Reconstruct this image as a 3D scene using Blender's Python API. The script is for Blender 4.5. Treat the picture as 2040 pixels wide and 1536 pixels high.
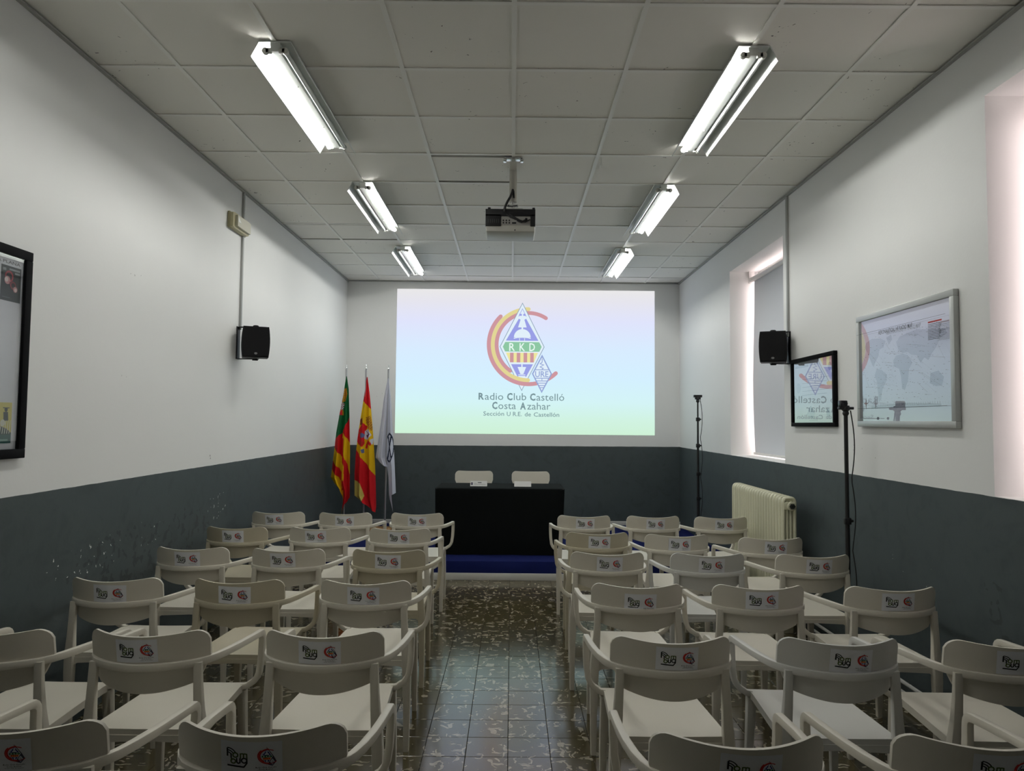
import bpy, bmesh, math, random
from mathutils import Vector, Matrix
from mathutils.geometry import tessellate_polygon
random.seed(7)
PI = math.pi
for o in list(bpy.data.objects): bpy.data.objects.remove(o)
S = bpy.context.scene
C = S.collection

# ------------------------------------------------------------------ camera
F_PX = 1388.98                      # focal length in pixels of the 2040 px wide photograph
cam_d = bpy.data.cameras.new('camera'); cam = bpy.data.objects.new('camera', cam_d); C.objects.link(cam)
cam_d.sensor_fit = 'HORIZONTAL'; cam_d.sensor_width = 36.0; cam_d.lens = F_PX/2040*36; cam_d.clip_start = .05
R_ = (0.99995931, -0.00060175, 0.00900129); D_ = (0.00902014, 0.05013494, -0.99870172); F_ = (0.00014969, 0.99874227, 0.05013833)
cam.matrix_world = Matrix(((R_[0], -D_[0], -F_[0], 0.0), (R_[1], -D_[1], -F_[1], 0.0), (R_[2], -D_[2], -F_[2], 1.5733), (0, 0, 0, 1)))
S.camera = cam

# ------------------------------------------------------------------ daylight, exposure
w = bpy.data.worlds.new('sky'); S.world = w; w.use_nodes = True
bg = w.node_tree.nodes['Background']; bg.inputs[0].default_value = (1.0, .80, .79, 1); bg.inputs[1].default_value = 6.0
TUBE_STRENGTH = 89.0
TUBE_COLOR = (1.0, 1.0, .96)
S.view_settings.view_transform = 'Standard'; S.view_settings.look = 'None'
S.view_settings.exposure = 0.0; S.view_settings.gamma = 1.0; S.view_settings.use_curve_mapping = False

# ------------------------------------------------------------------ helpers
def lin(c):
    return tuple((v/255/12.92 if v/255 <= .04045 else ((v/255+.055)/1.055)**2.4) for v in c)

MATS = {}
def mat(name, col=(.5, .5, .5), rough=.5, metal=0.0, emit=None, strength=1.0, spec=.5, bump=0, bscale=60, var=0, coat=0):
    if name in MATS: return MATS[name]
    m = bpy.data.materials.new(name); m.use_nodes = True; nt = m.node_tree; b = nt.nodes['Principled BSDF']
    b.inputs['Base Color'].default_value = (*col, 1); b.inputs['Roughness'].default_value = rough
    b.inputs['Metallic'].default_value = metal; b.inputs['Specular IOR Level'].default_value = spec
    if coat: b.inputs['Coat Weight'].default_value = coat; b.inputs['Coat Roughness'].default_value = .1
    if emit is not None:
        b.inputs['Emission Color'].default_value = (*emit, 1); b.inputs['Emission Strength'].default_value = strength
    if bump or var:
        tc = nt.nodes.new('ShaderNodeTexCoord'); no = nt.nodes.new('ShaderNodeTexNoise')
        no.inputs['Scale'].default_value = bscale; no.inputs['Detail'].default_value = 3
        nt.links.new(tc.outputs['Object'], no.inputs['Vector'])
        if bump:
            bp = nt.nodes.new('ShaderNodeBump'); bp.inputs['Strength'].default_value = bump; bp.inputs['Distance'].default_value = .003
            nt.links.new(no.outputs['Fac'], bp.inputs['Height']); nt.links.new(bp.outputs['Normal'], b.inputs['Normal'])
        if var:
            mx = nt.nodes.new('ShaderNodeMix'); mx.data_type = 'RGBA'
            mx.inputs[6].default_value = (*[v*(1-var) for v in col], 1); mx.inputs[7].default_value = (*[min(1, v*(1+var)) for v in col], 1)
            nt.links.new(no.outputs['Fac'], mx.inputs[0]); nt.links.new(mx.outputs[2], b.inputs['Base Color'])
    MATS[name] = m
    return m

def emis(name, col, strength=1.0):
    if name in MATS: return MATS[name]
    m = bpy.data.materials.new(name); m.use_nodes = True; nt = m.node_tree; nt.nodes.clear()
    e = nt.nodes.new('ShaderNodeEmission'); o = nt.nodes.new('ShaderNodeOutputMaterial')
    e.inputs[0].default_value = (*col, 1); e.inputs[1].default_value = strength
    nt.links.new(e.outputs[0], o.inputs[0]); MATS[name] = m
    return m

class N:
    """small shader-node helper"""
    def __init__(s, m): s.nt = m.node_tree
    def v(s, x, sock):
        if hasattr(x, 'links') or hasattr(x, 'is_linked'): s.nt.links.new(x, sock)
        else: sock.default_value = x
    def math(s, op, a, b=0.0, c=0.0):
        n = s.nt.nodes.new('ShaderNodeMath'); n.operation = op
        s.v(a, n.inputs[0]); s.v(b, n.inputs[1]); s.v(c, n.inputs[2]); return n.outputs[0]
    def mix(s, f, a, b):
        n = s.nt.nodes.new('ShaderNodeMix'); n.data_type = 'RGBA'; s.v(f, n.inputs[0])
        s.v(a if hasattr(a, 'is_linked') else (*a, 1), n.inputs[6]); s.v(b if hasattr(b, 'is_linked') else (*b, 1), n.inputs[7]); return n.outputs[2]
    def noise(s, vec, scale, detail=2, dist=0):
        n = s.nt.nodes.new('ShaderNodeTexNoise'); s.nt.links.new(vec, n.inputs['Vector']); n.inputs['Scale'].default_value = scale
        n.inputs['Detail'].default_value = detail; n.inputs['Distortion'].default_value = dist; return n.outputs
    def smooth(s, x, lo, hi):
        n = s.nt.nodes.new('ShaderNodeMapRange'); n.interpolation_type = 'SMOOTHSTEP'
        s.v(x, n.inputs[0]); n.inputs[1].default_value = lo; n.inputs[2].default_value = hi; return n.outputs[0]
    def pos(s):
        g = s.nt.nodes.new('ShaderNodeNewGeometry'); return g.outputs['Position']
    def sep(s, vec):
        n = s.nt.nodes.new('ShaderNodeSeparateXYZ'); s.nt.links.new(vec, n.inputs[0]); return n.outputs
    def bump(s, h, b, strength=.3, dist=.003):
        n = s.nt.nodes.new('ShaderNodeBump'); n.inputs['Strength'].default_value = strength; n.inputs['Distance'].default_value = dist
        s.nt.links.new(h, n.inputs['Height']); s.nt.links.new(n.outputs[0], b.inputs['Normal'])
    def vmath(s, op, a, b):
        n = s.nt.nodes.new('ShaderNodeVectorMath'); n.operation = op; s.v(a, n.inputs[0]); s.v(b, n.inputs[1]); return n.outputs[0]

class MB:
    def __init__(s): s.v = []; s.f = []; s.m = []
    def add(s, vs, fs, mi=0):
        k = len(s.v); s.v += [tuple(p) for p in vs]; s.f += [tuple(i+k for i in f) for f in fs]; s.m += [mi]*len(fs); return s
    def box(s, a, b, mi=0, bevel=0, M=None):
        x0, y0, z0 = a; x1, y1, z1 = b
        vs = [(x0,y0,z0),(x1,y0,z0),(x1,y1,z0),(x0,y1,z0),(x0,y0,z1),(x1,y0,z1),(x1,y1,z1),(x0,y1,z1)]
        fs = [(0,3,2,1),(4,5,6,7),(0,1,5,4),(1,2,6,5),(2,3,7,6),(3,0,4,7)]
        if bevel:
            bm = bmesh.new(); bv = [bm.verts.new(p) for p in vs]
            for f in fs: bm.faces.new([bv[i] for i in f])
            bmesh.ops.bevel(bm, geom=list(bm.edges), offset=bevel, segments=2, profile=.5, affect='EDGES')
            bm.verts.index_update(); vs = [p.co.copy() for p in bm.verts]; fs = [[q.index for q in f.verts] for f in bm.faces]; bm.free()
        if M is not None: vs = [M @ Vector(p) for p in vs]
        return s.add(vs, fs, mi)
    def sweep(s, pts, secs, up=(0, 0, 1), mi=0, closed=False, n=4, round_=0, caps=True):
        """sweep a rectangle (w lateral, h along up) or, with n>4, an ellipse along pts; secs = one (w,h) or one per point"""
        P = [Vector(p) for p in pts]; L = len(P)
        if isinstance(secs, tuple): secs = [secs]*L
        T = []
        for i in range(L):
            a = P[(i-1) % L] if (closed or i > 0) else P[i]; b = P[(i+1) % L] if (closed or i < L-1) else P[i]
            T.append((b-a).normalized())
        U = Vector(up); U = (U-T[0]*U.dot(T[0])).normalized(); rings = []
        for i in range(L):
            if i: 
                q = T[i-1].rotation_difference(T[i]); U = q @ U; U = (U-T[i]*U.dot(T[i])).normalized()
            Lat = T[i].cross(U); w_, h_ = secs[i]
            if n == 4:
                if round_:
                    prof = []
                    for (sx, sy, a0) in ((1, 1, 0), (-1, 1, 90), (-1, -1, 180), (1, -1, 270)):
                        for k in (0, 1, 2):
                            a = math.radians(a0+45*k); r = min(round_, w_*.5, h_*.5)
                            prof.append((sx*(w_/2-r)+r*math.cos(a), sy*(h_/2-r)+r*math.sin(a)))
                else: prof = [(w_/2, h_/2), (-w_/2, h_/2), (-w_/2, -h_/2), (w_/2, -h_/2)]
            else: prof = [(w_/2*math.cos(2*PI*k/n), h_/2*math.sin(2*PI*k/n)) for k in range(n)]
            rings.append([P[i]+Lat*a+U*b for a, b in prof])
        m = len(rings[0]); vs = [p for r in rings for p in r]; fs = []
        for i in range(L if closed else L-1):
            j = (i+1) % L
            for k in range(m): fs.append((i*m+k, i*m+(k+1) % m, j*m+(k+1) % m, j*m+k))
        if not closed and caps: fs += [tuple(range(m))[::-1], tuple((L-1)*m+k for k in range(m))]
        return s.add(vs, fs, mi)
    def tube(s, pts, r, n=8, mi=0, closed=False): return s.sweep(pts, (2*r, 2*r), up=(.013, .3, 1), n=n, mi=mi, closed=closed)
    def lathe(s, prof, n=20, M=None, mi=0):
        vs = []; fs = []; L = len(prof)
        for r, z in prof:
            for k in range(n): vs.append(Vector((r*math.cos(2*PI*k/n), r*math.sin(2*PI*k/n), z)))
        for i in range(L-1):
            for k in range(n): fs.append((i*n+k, i*n+(k+1) % n, (i+1)*n+(k+1) % n, (i+1)*n+k))
        fs += [tuple(range(n))[::-1], tuple((L-1)*n+k for k in range(n))]
        if M is not None: vs = [M @ p for p in vs]
        return s.add(vs, fs, mi)
    def prism(s, poly, y0, y1, mi=0, axis='y'):
        n = len(poly)
        def P(a, b, d): return (a, d, b) if axis == 'y' else ((d, a, b) if axis == 'x' else (a, b, d))
        vs = [P(a, b, y0) for a, b in poly]+[P(a, b, y1) for a, b in poly]
        tri = tessellate_polygon([[Vector((a, b, 0)) for a, b in poly]])
        fs = [tuple(t) for t in tri]+[tuple(i+n for i in t[::-1]) for t in tri]+[(i, (i+1) % n, n+(i+1) % n, n+i) for i in range(n)]
        return s.add(vs, fs, mi)
    def mesh(s, name, mats, smooth=True, angle=38):
        me = bpy.data.meshes.new(name); me.from_pydata(s.v, [], s.f)
        for m in (mats if isinstance(mats, (list, tuple)) else [mats]): me.materials.append(m)
        me.polygons.foreach_set('material_index', s.m)
        bm = bmesh.new(); bm.from_mesh(me); bmesh.ops.recalc_face_normals(bm, faces=bm.faces); bm.to_mesh(me); bm.free()
        if smooth:
            me.polygons.foreach_set('use_smooth', [True]*len(me.polygons)); me.set_sharp_from_angle(angle=math.radians(angle))
        me.update(); return me
    def build(s, name, mats, parent=None, smooth=True, angle=38, loc=None):
        return obj(name, s.mesh(name, mats, smooth, angle), parent, loc)

def obj(name, me, parent=None, loc=None):
    o = bpy.data.objects.new(name, me); C.objects.link(o)
    if parent is not None: o.parent = parent
    if loc is not None: o.location = loc
    return o
def tag(o, label, cat, group=None):
    o['label'] = label; o['category'] = cat
    if group: o['group'] = group
    return o
def thing(name, label, cat, loc=(0, 0, 0), rz=0, group=None):
    o = bpy.data.objects.new(name, None); C.objects.link(o); o.empty_display_size = .1
    o.location = loc; o.rotation_euler = (0, 0, rz); return tag(o, label, cat, group)
def struct(o): o['kind'] = 'structure'; return o
def stuff(o): o['kind'] = 'stuff'; return o

# ------------------------------------------------------------------ flat print (2-D shapes laid on a surface)
_tc = {}
def text_tris(s, bold=0.0, res=2):
    k = (s, bold, res)
    if k in _tc: return _tc[k]
    cu = bpy.data.curves.new('t', 'FONT'); cu.body = s; cu.size = 1; cu.resolution_u = res; cu.offset = bold; cu.fill_mode = 'FRONT'
    ob = bpy.data.objects.new('t', cu); C.objects.link(ob)
    dg = bpy.context.evaluated_depsgraph_get(); dg.update(); ev = ob.evaluated_get(dg); me = ev.to_mesh()
    vs = [(v.co.x, v.co.y) for v in me.vertices]; fs = [tuple(p.vertices) for p in me.polygons]
    ev.to_mesh_clear(); bpy.data.objects.remove(ob); bpy.data.curves.remove(cu)
    _tc[k] = (vs, fs); return vs, fs

class P2:
    """coloured flat shapes in 2-D, layered in drawing order; build() lays them on a surface f(x, y, height)"""
    def __init__(s, T=lambda x, y: (x, y)): s.el = []; s.T = T; s.cols = []
    def ci(s, c):
        if c not in s.cols: s.cols.append(c)
        return s.cols.index(c)
    def raw(s, vs, fs, c): s.el.append(([s.T(*p) for p in vs], fs, s.ci(c)))
    def poly(s, pts, c):
        tri = tessellate_polygon([[Vector((a, b, 0)) for a, b in pts]]); s.raw(pts, [tuple(t) for t in tri], c)
    def rect(s, x0, y0, x1, y1, c): s.raw([(x0, y0), (x1, y0), (x1, y1), (x0, y1)], [(0, 1, 2, 3)], c)
    def disc(s, x, y, r, c, ry=None, n=20): s.poly([(x+r*math.cos(2*PI*k/n), y+(ry or r)*math.sin(2*PI*k/n)) for k in range(n)], c)
    def stroke(s, pts, w_, c, closed=False, cap=False):
        P = [Vector((a, b)) for a, b in pts]; L = len(P); A = []; 
        for i in range(L):
            a = P[i-1] if (i > 0 or closed) else P[i]; b = P[(i+1) % L] if (i < L-1 or closed) else P[i]
            t1 = (P[i]-a).normalized() if (P[i]-a).length > 1e-9 else (b-P[i]).normalized()
            t2 = (b-P[i]).normalized() if (b-P[i]).length > 1e-9 else t1
            n1 = Vector((-t1.y, t1.x)); n2 = Vector((-t2.y, t2.x)); nn = (n1+n2)
            nn = nn.normalized() if nn.length > 1e-6 else n1
            k = min(2.0, 1/max(.3, nn.dot(n1))); A.append((P[i]+nn*w_*.5*k, P[i]-nn*w_*.5*k))
        vs = [tuple(q) for p in A for q in p]; fs = []
        for i in range(L if closed else L-1):
            j = (i+1) % L; fs.append((2*i, 2*i+1, 2*j+1, 2*j))
        s.raw(vs, fs, c)
        if cap:
            for p in (P[0], P[-1]): s.disc(p.x, p.y, w_*.5, c, n=10)
    def arc(s, x, y, r, a0, a1, w_, c, n=24, cap=False):
        s.stroke([(x+r*math.cos(math.radians(a0+(a1-a0)*k/n)), y+r*math.sin(math.radians(a0+(a1-a0)*k/n))) for k in range(n+1)], w_, c, cap=cap)
    def text(s, t, x0, x1, y, h, c, bold=0.0, res=2, ydown=True):
        """text between x0 and x1, baseline y, capital height h"""
        vs, fs = text_tris(t, bold, res)
        if not vs: return
        a = min(p[0] for p in vs); b = max(p[0] for p in vs); kx = (x1-x0)/(b-a); ky = h/.70
        s.raw([(x0+(p[0]-a)*kx, y-(p[1]*ky if ydown else -p[1]*ky)) for p in vs], fs, c)
    def build(s, name, f, mf, parent=None, eps=.0003, base=.0006):
        mb = MB()
        for i, (vs, fs, ci) in enumerate(s.el): mb.add([f(x, y, base+eps*i) for x, y in vs], fs, ci)
        me = bpy.data.meshes.new(name); me.from_pydata(mb.v, [], mb.f)
        for c in s.cols: me.materials.append(mf(c))
        me.polygons.foreach_set('material_index', mb.m); me.update()
        return obj(name, me, parent)

def inkmat(c): return mat('ink_%d_%d_%d' % c, lin(c), .6, spec=.3)

# ------------------------------------------------------------------ room dimensions
XL, XR, YB, YN, ZC = -2.25, 2.27, 9.42, -2.6, 3.455
GX0, GY0 = -.0043, 3.662                 # ceiling grid origin, 0.6 m modules
TX0, TY0 = -.0036, 3.3468                # floor tile origin, 0.2 m tiles
STG_Y, STG_Z = 6.95, .185                # stage front and height
W1 = (5.80, 7.235, 1.238, 3.148)         # far window opening (y0, y1, z0, z1)
W2 = (1.86, 3.292, 1.238, 3.160)         # near window opening

def wall_mat(name, thr, chips, slope=0.0, axis=1):
    m = bpy.data.materials.new(name); m.use_nodes = True; b = m.node_tree.nodes['Principled BSDF']; n = N(m)
    p = n.pos(); x, y, z = n.sep(p)
    wob = n.noise(p, 9, 3)[0]
    h = n.math('ADD', z, n.math('MULTIPLY', n.math('SUBTRACT', wob, .5), .006))
    along = (x, y)[axis]
    if slope: h = n.math('SUBTRACT', h, n.math('MULTIPLY', along, slope))
    dado = n.math('LESS_THAN', h, thr)
    big = n.noise(p, 1.3, 4)[0]; fine = n.noise(p, 55, 3)[0]
    white = n.mix(big, (.81, .815, .80), (.86, .86, .845))
    scuff = n.noise(p, 7, 5, 1.2)[0]
    grey = n.mix(n.smooth(scuff, .45, .75), (.050, .066, .069), (.039, .052, .055))
    for (a0, z0, ra, rz, thr_, kind) in chips:
        d = n.math('SQRT', n.math('ADD', n.math('POWER', n.math('DIVIDE', n.math('SUBTRACT', along, a0), ra), 2.0), n.math('POWER', n.math('DIVIDE', n.math('SUBTRACT', z, z0), rz), 2.0)))
        reg = n.smooth(d, 1.0, .35)
        nz = n.noise(p, 38 if kind == 'white' else (40 if kind == 'mark' else 16), 2, .4)[0]
        mk = n.math('GREATER_THAN', n.math('MULTIPLY', nz, reg), thr_)
        if kind == 'white': grey = n.mix(mk, grey, (.72, .72, .70))
        elif kind == 'dark': grey = n.mix(mk, grey, (.03, .038, .04))
        else: white = n.mix(mk, white, (.33, .32, .31))
    col = n.mix(dado, white, grey)
    m.node_tree.links.new(col, b.inputs['Base Color'])
    r = n.math('SUBTRACT', .62, n.math('MULTIPLY', dado, .08)); m.node_tree.links.new(r, b.inputs['Roughness'])
    n.bump(n.math('ADD', fine, n.math('MULTIPLY', big, 2.0)), b, .12, .004)
    return m
M_WL = wall_mat('paint_wall_left', 1.2, [(3.75, .82, .8, .26, .70, 'white'), (4.35, .86, .5, .2, .71, 'white'), (5.4, .9, .5, .25, .70, 'white'), (4.2, .75, 1.3, .35, .56, 'dark'), (4.9, .8, .8, .3, .57, 'dark'),
                                        (4.13, 2.43, .16, .05, .66, 'mark'), (4.27, 2.36, .06, .07, .64, 'mark'), (5.2, 1.28, .10, .08, .64, 'mark'), (4.0, 1.80, .5, .12, .72, 'mark')], .0032, 1)
M_WR = wall_mat('paint_wall_right', 1.236, [(3.9, .8, 1.2, .3, .755, 'white'), (3.0, .7, 1.0, .4, .60, 'dark'), (4.6, 1.4, 1.0, .1, .72, 'mark')], 0.0, 1)
M_WF = wall_mat('paint_wall_front', 1.232, [(-1.8, 1.9, .3, .3, .74, 'mark'), (-1.7, 2.8, .3, .3, .74, 'mark')], .003, 0)
M_WB = wall_mat('paint_wall_back', 1.23, [], 0, 0)

struct(MB().box((XL-.3, YN-.3, -.3), (XL, YB+.3, 3.9)).build('wall_left', M_WL, smooth=False))
struct(MB().box((XL, YB, -.3), (XR, YB+.3, 3.9)).build('wall_front', M_WF, smooth=False))
struct(MB().box((XL, YN-.3, -.3), (XR, YN, 3.9)).build('wall_back', M_WB, smooth=False))
mb = MB(); WT = XR+.38
mb.box((XR, YN-.3, -.3), (WT, YB+.3, W1[2])); mb.box((XR, YN-.3, 3.16), (WT, YB+.3, 3.9))
for a, b in ((YN-.3, W2[0]), (W2[1], W1[0]), (W1[1], YB+.3)): mb.box((XR, a, W1[2]), (WT, b, 3.16))
mb.box((XR, W1[0], W1[3]), (WT, W1[1], 3.16))
struct(mb.build('wall_right', M_WR, smooth=False))

# ------------------------------------------------------------------ floor: slab and 20 cm terrazzo tiles
def terrazzo():
    m = bpy.data.materials.new('terrazzo_tile'); m.use_nodes = True; b = m.node_tree.nodes['Principled BSDF']; n = N(m)
    oi = m.node_tree.nodes.new('ShaderNodeObjectInfo')
    p = n.pos(); off = m.node_tree.nodes.new('ShaderNodeCombineXYZ'); n.v(n.math('MULTIPLY', oi.outputs['Random'], 37.0), off.inputs[0]); n.v(n.math('MULTIPLY', oi.outputs['Random'], 91.0), off.inputs[1])
    q = n.vmath('ADD', p, off.outputs[0])
    nz = n.noise(q, 9, 2)[1]; q2 = n.vmath('ADD', q, n.vmath('MULTIPLY', n.vmath('SUBTRACT', nz, (.5, .5, .5)), (.09, .09, 0)))
    q2 = n.vmath('ADD', q2, n.vmath('MULTIPLY', n.vmath('SUBTRACT', n.noise(n.vmath('ADD', q, (5.1, 2.3, 0)), 22, 1)[1], (.5, .5, .5)), (.060, .060, 0)))
    flake = None
    for sc, st, th in (((12, 40, 1), 0, .34), ((40, 12, 1), 3.3, .34), ((24, 30, 1), 7.7, .26)):
        vv = m.node_tree.nodes.new('ShaderNodeTexVoronoi'); vv.voronoi_dimensions = '2D'; vv.inputs['Scale'].default_value = 1.0
        mm = n.vmath('MULTIPLY', n.vmath('ADD', q2, (st, st, 0)), sc); m.node_tree.links.new(mm, vv.inputs['Vector'])
        rr = n.sep(vv.outputs['Color'])
        k = n.math('MULTIPLY', n.math('GREATER_THAN', rr[0], .76), n.math('LESS_THAN', vv.outputs['Distance'], n.math('MULTIPLY', rr[1], th*1.35)))
        flake = k if flake is None else n.math('MAXIMUM', flake, k)
    ck = n.noise(q, 75, 2)[0]
    base = n.mix(n.noise(q, 6, 3)[0], (.055, .044, .016), (.090, .073, .034))
    base = n.mix(n.math('MULTIPLY', oi.outputs['Random'], .5), base, (.058, .047, .021))
    fl = n.mix(ck, (.24, .21, .15), (.42, .38, .30))
    m.node_tree.links.new(n.mix(flake, base, fl), b.inputs['Base Color'])
    r = n.math('ADD', .10, n.math('MULTIPLY', n.noise(p, 3.5, 3)[0], .12)); m.node_tree.links.new(r, b.inputs['Roughness'])
    b.inputs['IOR'].default_value = 1.82
    n.bump(n.noise(p, 14, 2)[0], b, .05, .004)
    return m
M_TILE = terrazzo()
floor = struct(MB().box((XL, YN, -.3), (XR, YB, -.008)).build('floor', mat('floor_grout', (.035, .03, .025), .8), smooth=False))
def tile_mesh(w_, d_):
    mb = MB(); g = .0011; b = .0012
    x0, x1, y0, y1 = -w_/2+g, w_/2-g, -d_/2+g, d_/2-g
    vs = [(x0, y0, -.008), (x1, y0, -.008), (x1, y1, -.008), (x0, y1, -.008), (x0, y0, -b), (x1, y0, -b), (x1, y1, -b), (x0, y1, -b), (x0+b, y0+b, 0), (x1-b, y0+b, 0), (x1-b, y1-b, 0), (x0+b, y1-b, 0)]
    fs = [(0, 1, 5, 4), (1, 2, 6, 5), (2, 3, 7, 6), (3, 0, 4, 7), (4, 5, 9, 8), (5, 6, 10, 9), (6, 7, 11, 10), (7, 4, 8, 11), (8, 9, 10, 11)]
    return mb.add(vs, fs)
cells = []
xs = [XL]+[TX0+.2*i for i in range(-11, 12)]+[XR]; xs = [x for i, x in enumerate(xs) if XL <= x <= XR]
ys = [YN]+[TY0+.2*j for j in range(-29, 19)]+[STG_Y+.05]; ys = sorted(y for y in ys if YN <= y <= STG_Y+.05)
for i in range(len(xs)-1):
    for j in range(len(ys)-1):
        if xs[i+1]-xs[i] > .012 and ys[j+1]-ys[j] > .012: cells.append((xs[i], xs[i+1], ys[j], ys[j+1]))
def rank(c):
    x = (c[0]+c[1])/2; y = (c[2]+c[3])/2
    if y < 2.95: return 100-y
    return (0 if abs(x+.06) < .75 else 10)+y+.3*abs(x)
cells.sort(key=rank); meshes = {}
for (a, b, c, d) in cells[:290]:
    k = (round(b-a, 3), round(d-c, 3))
    if k not in meshes: meshes[k] = tile_mesh(b-a, d-c).mesh('tile', M_TILE, smooth=False)
    o = obj('tile', meshes[k], floor, ((a+b)/2, (c+d)/2, random.uniform(-.0004, .0004)))
mb = MB()
for (a, b, c, d) in cells[290:]:
    t = tile_mesh(b-a, d-c); mb.add([(p[0]+(a+b)/2, p[1]+(c+d)/2, p[2]) for p in t.v], t.f)
stuff(mb.build('tile_field', M_TILE, floor, smooth=False))

# ------------------------------------------------------------------ suspended ceiling
M_CT = bpy.data.materials.new('ceiling_board'); M_CT.use_nodes = True
_b = M_CT.node_tree.nodes['Principled BSDF']; _n = N(M_CT); _p = _n.pos(); _oi = M_CT.node_tree.nodes.new('ShaderNodeObjectInfo')
_base = _n.mix(_oi.outputs['Random'], (.82, .805, .735), (.87, .86, .80))
_base = _n.mix(_n.noise(_p, 2.2, 3)[0], _base, (.85, .835, .77))
_sp = _n.math('MULTIPLY', _n.math('GREATER_THAN', _n.noise(_p, 24, 2, 1.5)[0], .735), _n.math('GREATER_THAN', _n.noise(_p, 1.7, 1)[0], .53))
M_CT.node_tree.links.new(_n.mix(_sp, _base, (.10, .095, .085)), _b.inputs['Base Color']); _b.inputs['Roughness'].default_value = .8
_n.bump(_n.noise(_p, 120, 2)[0], _b, .15, .002)
M_BAR = mat('ceiling_bar_paint', (.86, .855, .80), .45)
ceiling = struct(MB().box((XL, YN, 3.62), (XR, YB, 3.9)).build('ceiling', mat('plenum_dark', (.05, .05, .05), .9), smooth=False))
gx = [XL]+[GX0+.6*i for i in range(-3, 4)]+[XR]; gy = [YN]+[GY0+.6*j for j in range(-10, 10)]+[YB]
gy = sorted(y for y in gy if y >= YN)
cm = {}
for i in range(len(gx)-1):
    for j in range(len(gy)-1):
        a, b, c, d = gx[i], gx[i+1], gy[j], gy[j+1]
        if d-c < .03: continue
        cut = 0.0
        if (i == 3 and abs(c-(GY0+1.2)) < .01): cut = .060          # the loose board beside the projector plate
        if (i == 7 and c > GY0+5.3) or (i == 0 and abs(c-(GY0+3.0)) < .01) or (i == 1 and abs(c-(GY0+3.0)) < .01): cut = .050
        k = (round(b-a, 3), round(d-c, 3), cut)
        if k not in cm: cm[k] = MB().box((-(b-a)/2+.004, -(d-c)/2+.004+cut, 0), ((b-a)/2-.004, (d-c)/2-.004-cut*.6, .014)).mesh('ceiling_tile', M_CT, smooth=False)
        o = obj('ceiling_tile', cm[k], ceiling, ((a+b)/2, (c+d)/2, ZC+.006+random.uniform(0, .002)))
        o.rotation_euler = (random.uniform(-.003, .003), random.uniform(-.002, .002), 0)
for x in gx[1:-1]:
    MB().box((x-.012, YN, ZC), (x+.012, YB, ZC+.0055)).box((x-.002, YN, ZC+.005), (x+.002, YB, ZC+.04)).build('grid_bar', M_BAR, ceiling, smooth=False)
for y in gy[1:-1]:
    MB().box((XL, y-.012, ZC+.0006), (XR, y+.012, ZC+.006)).build('cross_bar', M_BAR, ceiling, smooth=False)
M_TRIM = mat('edge_trim_paint', (.40, .40, .38), .5)
k = 1
for a, b in (((XL, YN, ZC-.012), (XL+.022, YB, ZC-.002)), ((XR-.022, YN, ZC-.012), (XR, YB, ZC-.002)), ((XL+.022, YB-.02, ZC-.008), (XR-.022, YB, ZC-.001))):
    struct(MB().box(a, b).build('trim_%d' % k, M_TRIM, smooth=False)); k += 1
# surface conduits down to the two wall speakers, heating pipes along the right wall
M_COND = mat('conduit_plastic', (.42, .43, .42), .45)
struct(MB().box((XL, 5.70, 2.30), (XL+.018, 5.724, ZC-.012), bevel=.003).build('trim_4', M_COND))
struct(MB().box((XR-.018, 5.675, 2.28), (XR, 5.70, ZC-.012), bevel=.003).build('trim_5', M_COND))
mbp = MB()
for zz, xx in ((.055, 2.232), (.105, 2.246)): mbp.tube([(xx, y, zz) for y in (YN+.1, 0, 2.5, 4, 5.2)], .011, 8)
tag(mbp.build('heating_pipe', mat('pipe_paint', (.55, .55, .52), .35)), 'pair of thin pipes low along the right wall behind the chairs', 'pipe')

# ------------------------------------------------------------------ windows with roller blinds
M_FR = mat('window_frame_paint', (.75, .74, .72), .4)
M_BL = bpy.data.materials.new('blind_fabric'); M_BL.use_nodes = True
_nt = M_BL.node_tree; _b = _nt.nodes['Principled BSDF']; _b.inputs['Base Color'].default_value = (.70, .72, .76, 1); _b.inputs['Roughness'].default_value = .8
_tr = _nt.nodes.new('ShaderNodeBsdfTranslucent'); _tr.inputs[0].default_value = (.6, .6, .62, 1); _ms = _nt.nodes.new('ShaderNodeMixShader'); _ms.inputs[0].default_value = .025
_nt.links.new(_b.outputs[0], _ms.inputs[1]); _nt.links.new(_tr.outputs[0], _ms.inputs[2]); _nt.links.new(_ms.outputs[0], _nt.nodes['Material Output'].inputs[0])
def thin_glass(name, tint=(1, 1, 1), boost=1.0, rough=0.0):
    if name in MATS: return MATS[name]
    m = bpy.data.materials.new(name); m.use_nodes = True; nt = m.node_tree; nt.nodes.clear()
    tr = nt.nodes.new('ShaderNodeBsdfTransparent'); tr.inputs[0].default_value = (*tint, 1)
    gl = nt.nodes.new('ShaderNodeBsdfGlossy'); gl.inputs['Roughness'].default_value = rough
    fr = nt.nodes.new('ShaderNodeLayerWeight'); fr.inputs[0].default_value = .5
    pw = nt.nodes.new('ShaderNodeMath'); pw.operation = 'POWER'; pw.inputs[1].default_value = 5.0
    mu = nt.nodes.new('ShaderNodeMath'); mu.operation = 'MULTIPLY_ADD'; mu.inputs[1].default_value = .96*boost; mu.inputs[2].default_value = .04*boost; mu.use_clamp = True
    mx = nt.nodes.new('ShaderNodeMixShader'); o = nt.nodes.new('ShaderNodeOutputMaterial')
    nt.links.new(fr.outputs['Facing'], pw.inputs[0]); nt.links.new(pw.outputs[0], mu.inputs[0]); nt.links.new(mu.outputs[0], mx.inputs[0]); nt.links.new(tr.outputs[0], mx.inputs[1]); nt.links.new(gl.outputs[0], mx.inputs[2]); nt.links.new(mx.outputs[0], o.inputs[0])
    MATS[name] = m; return m
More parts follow.
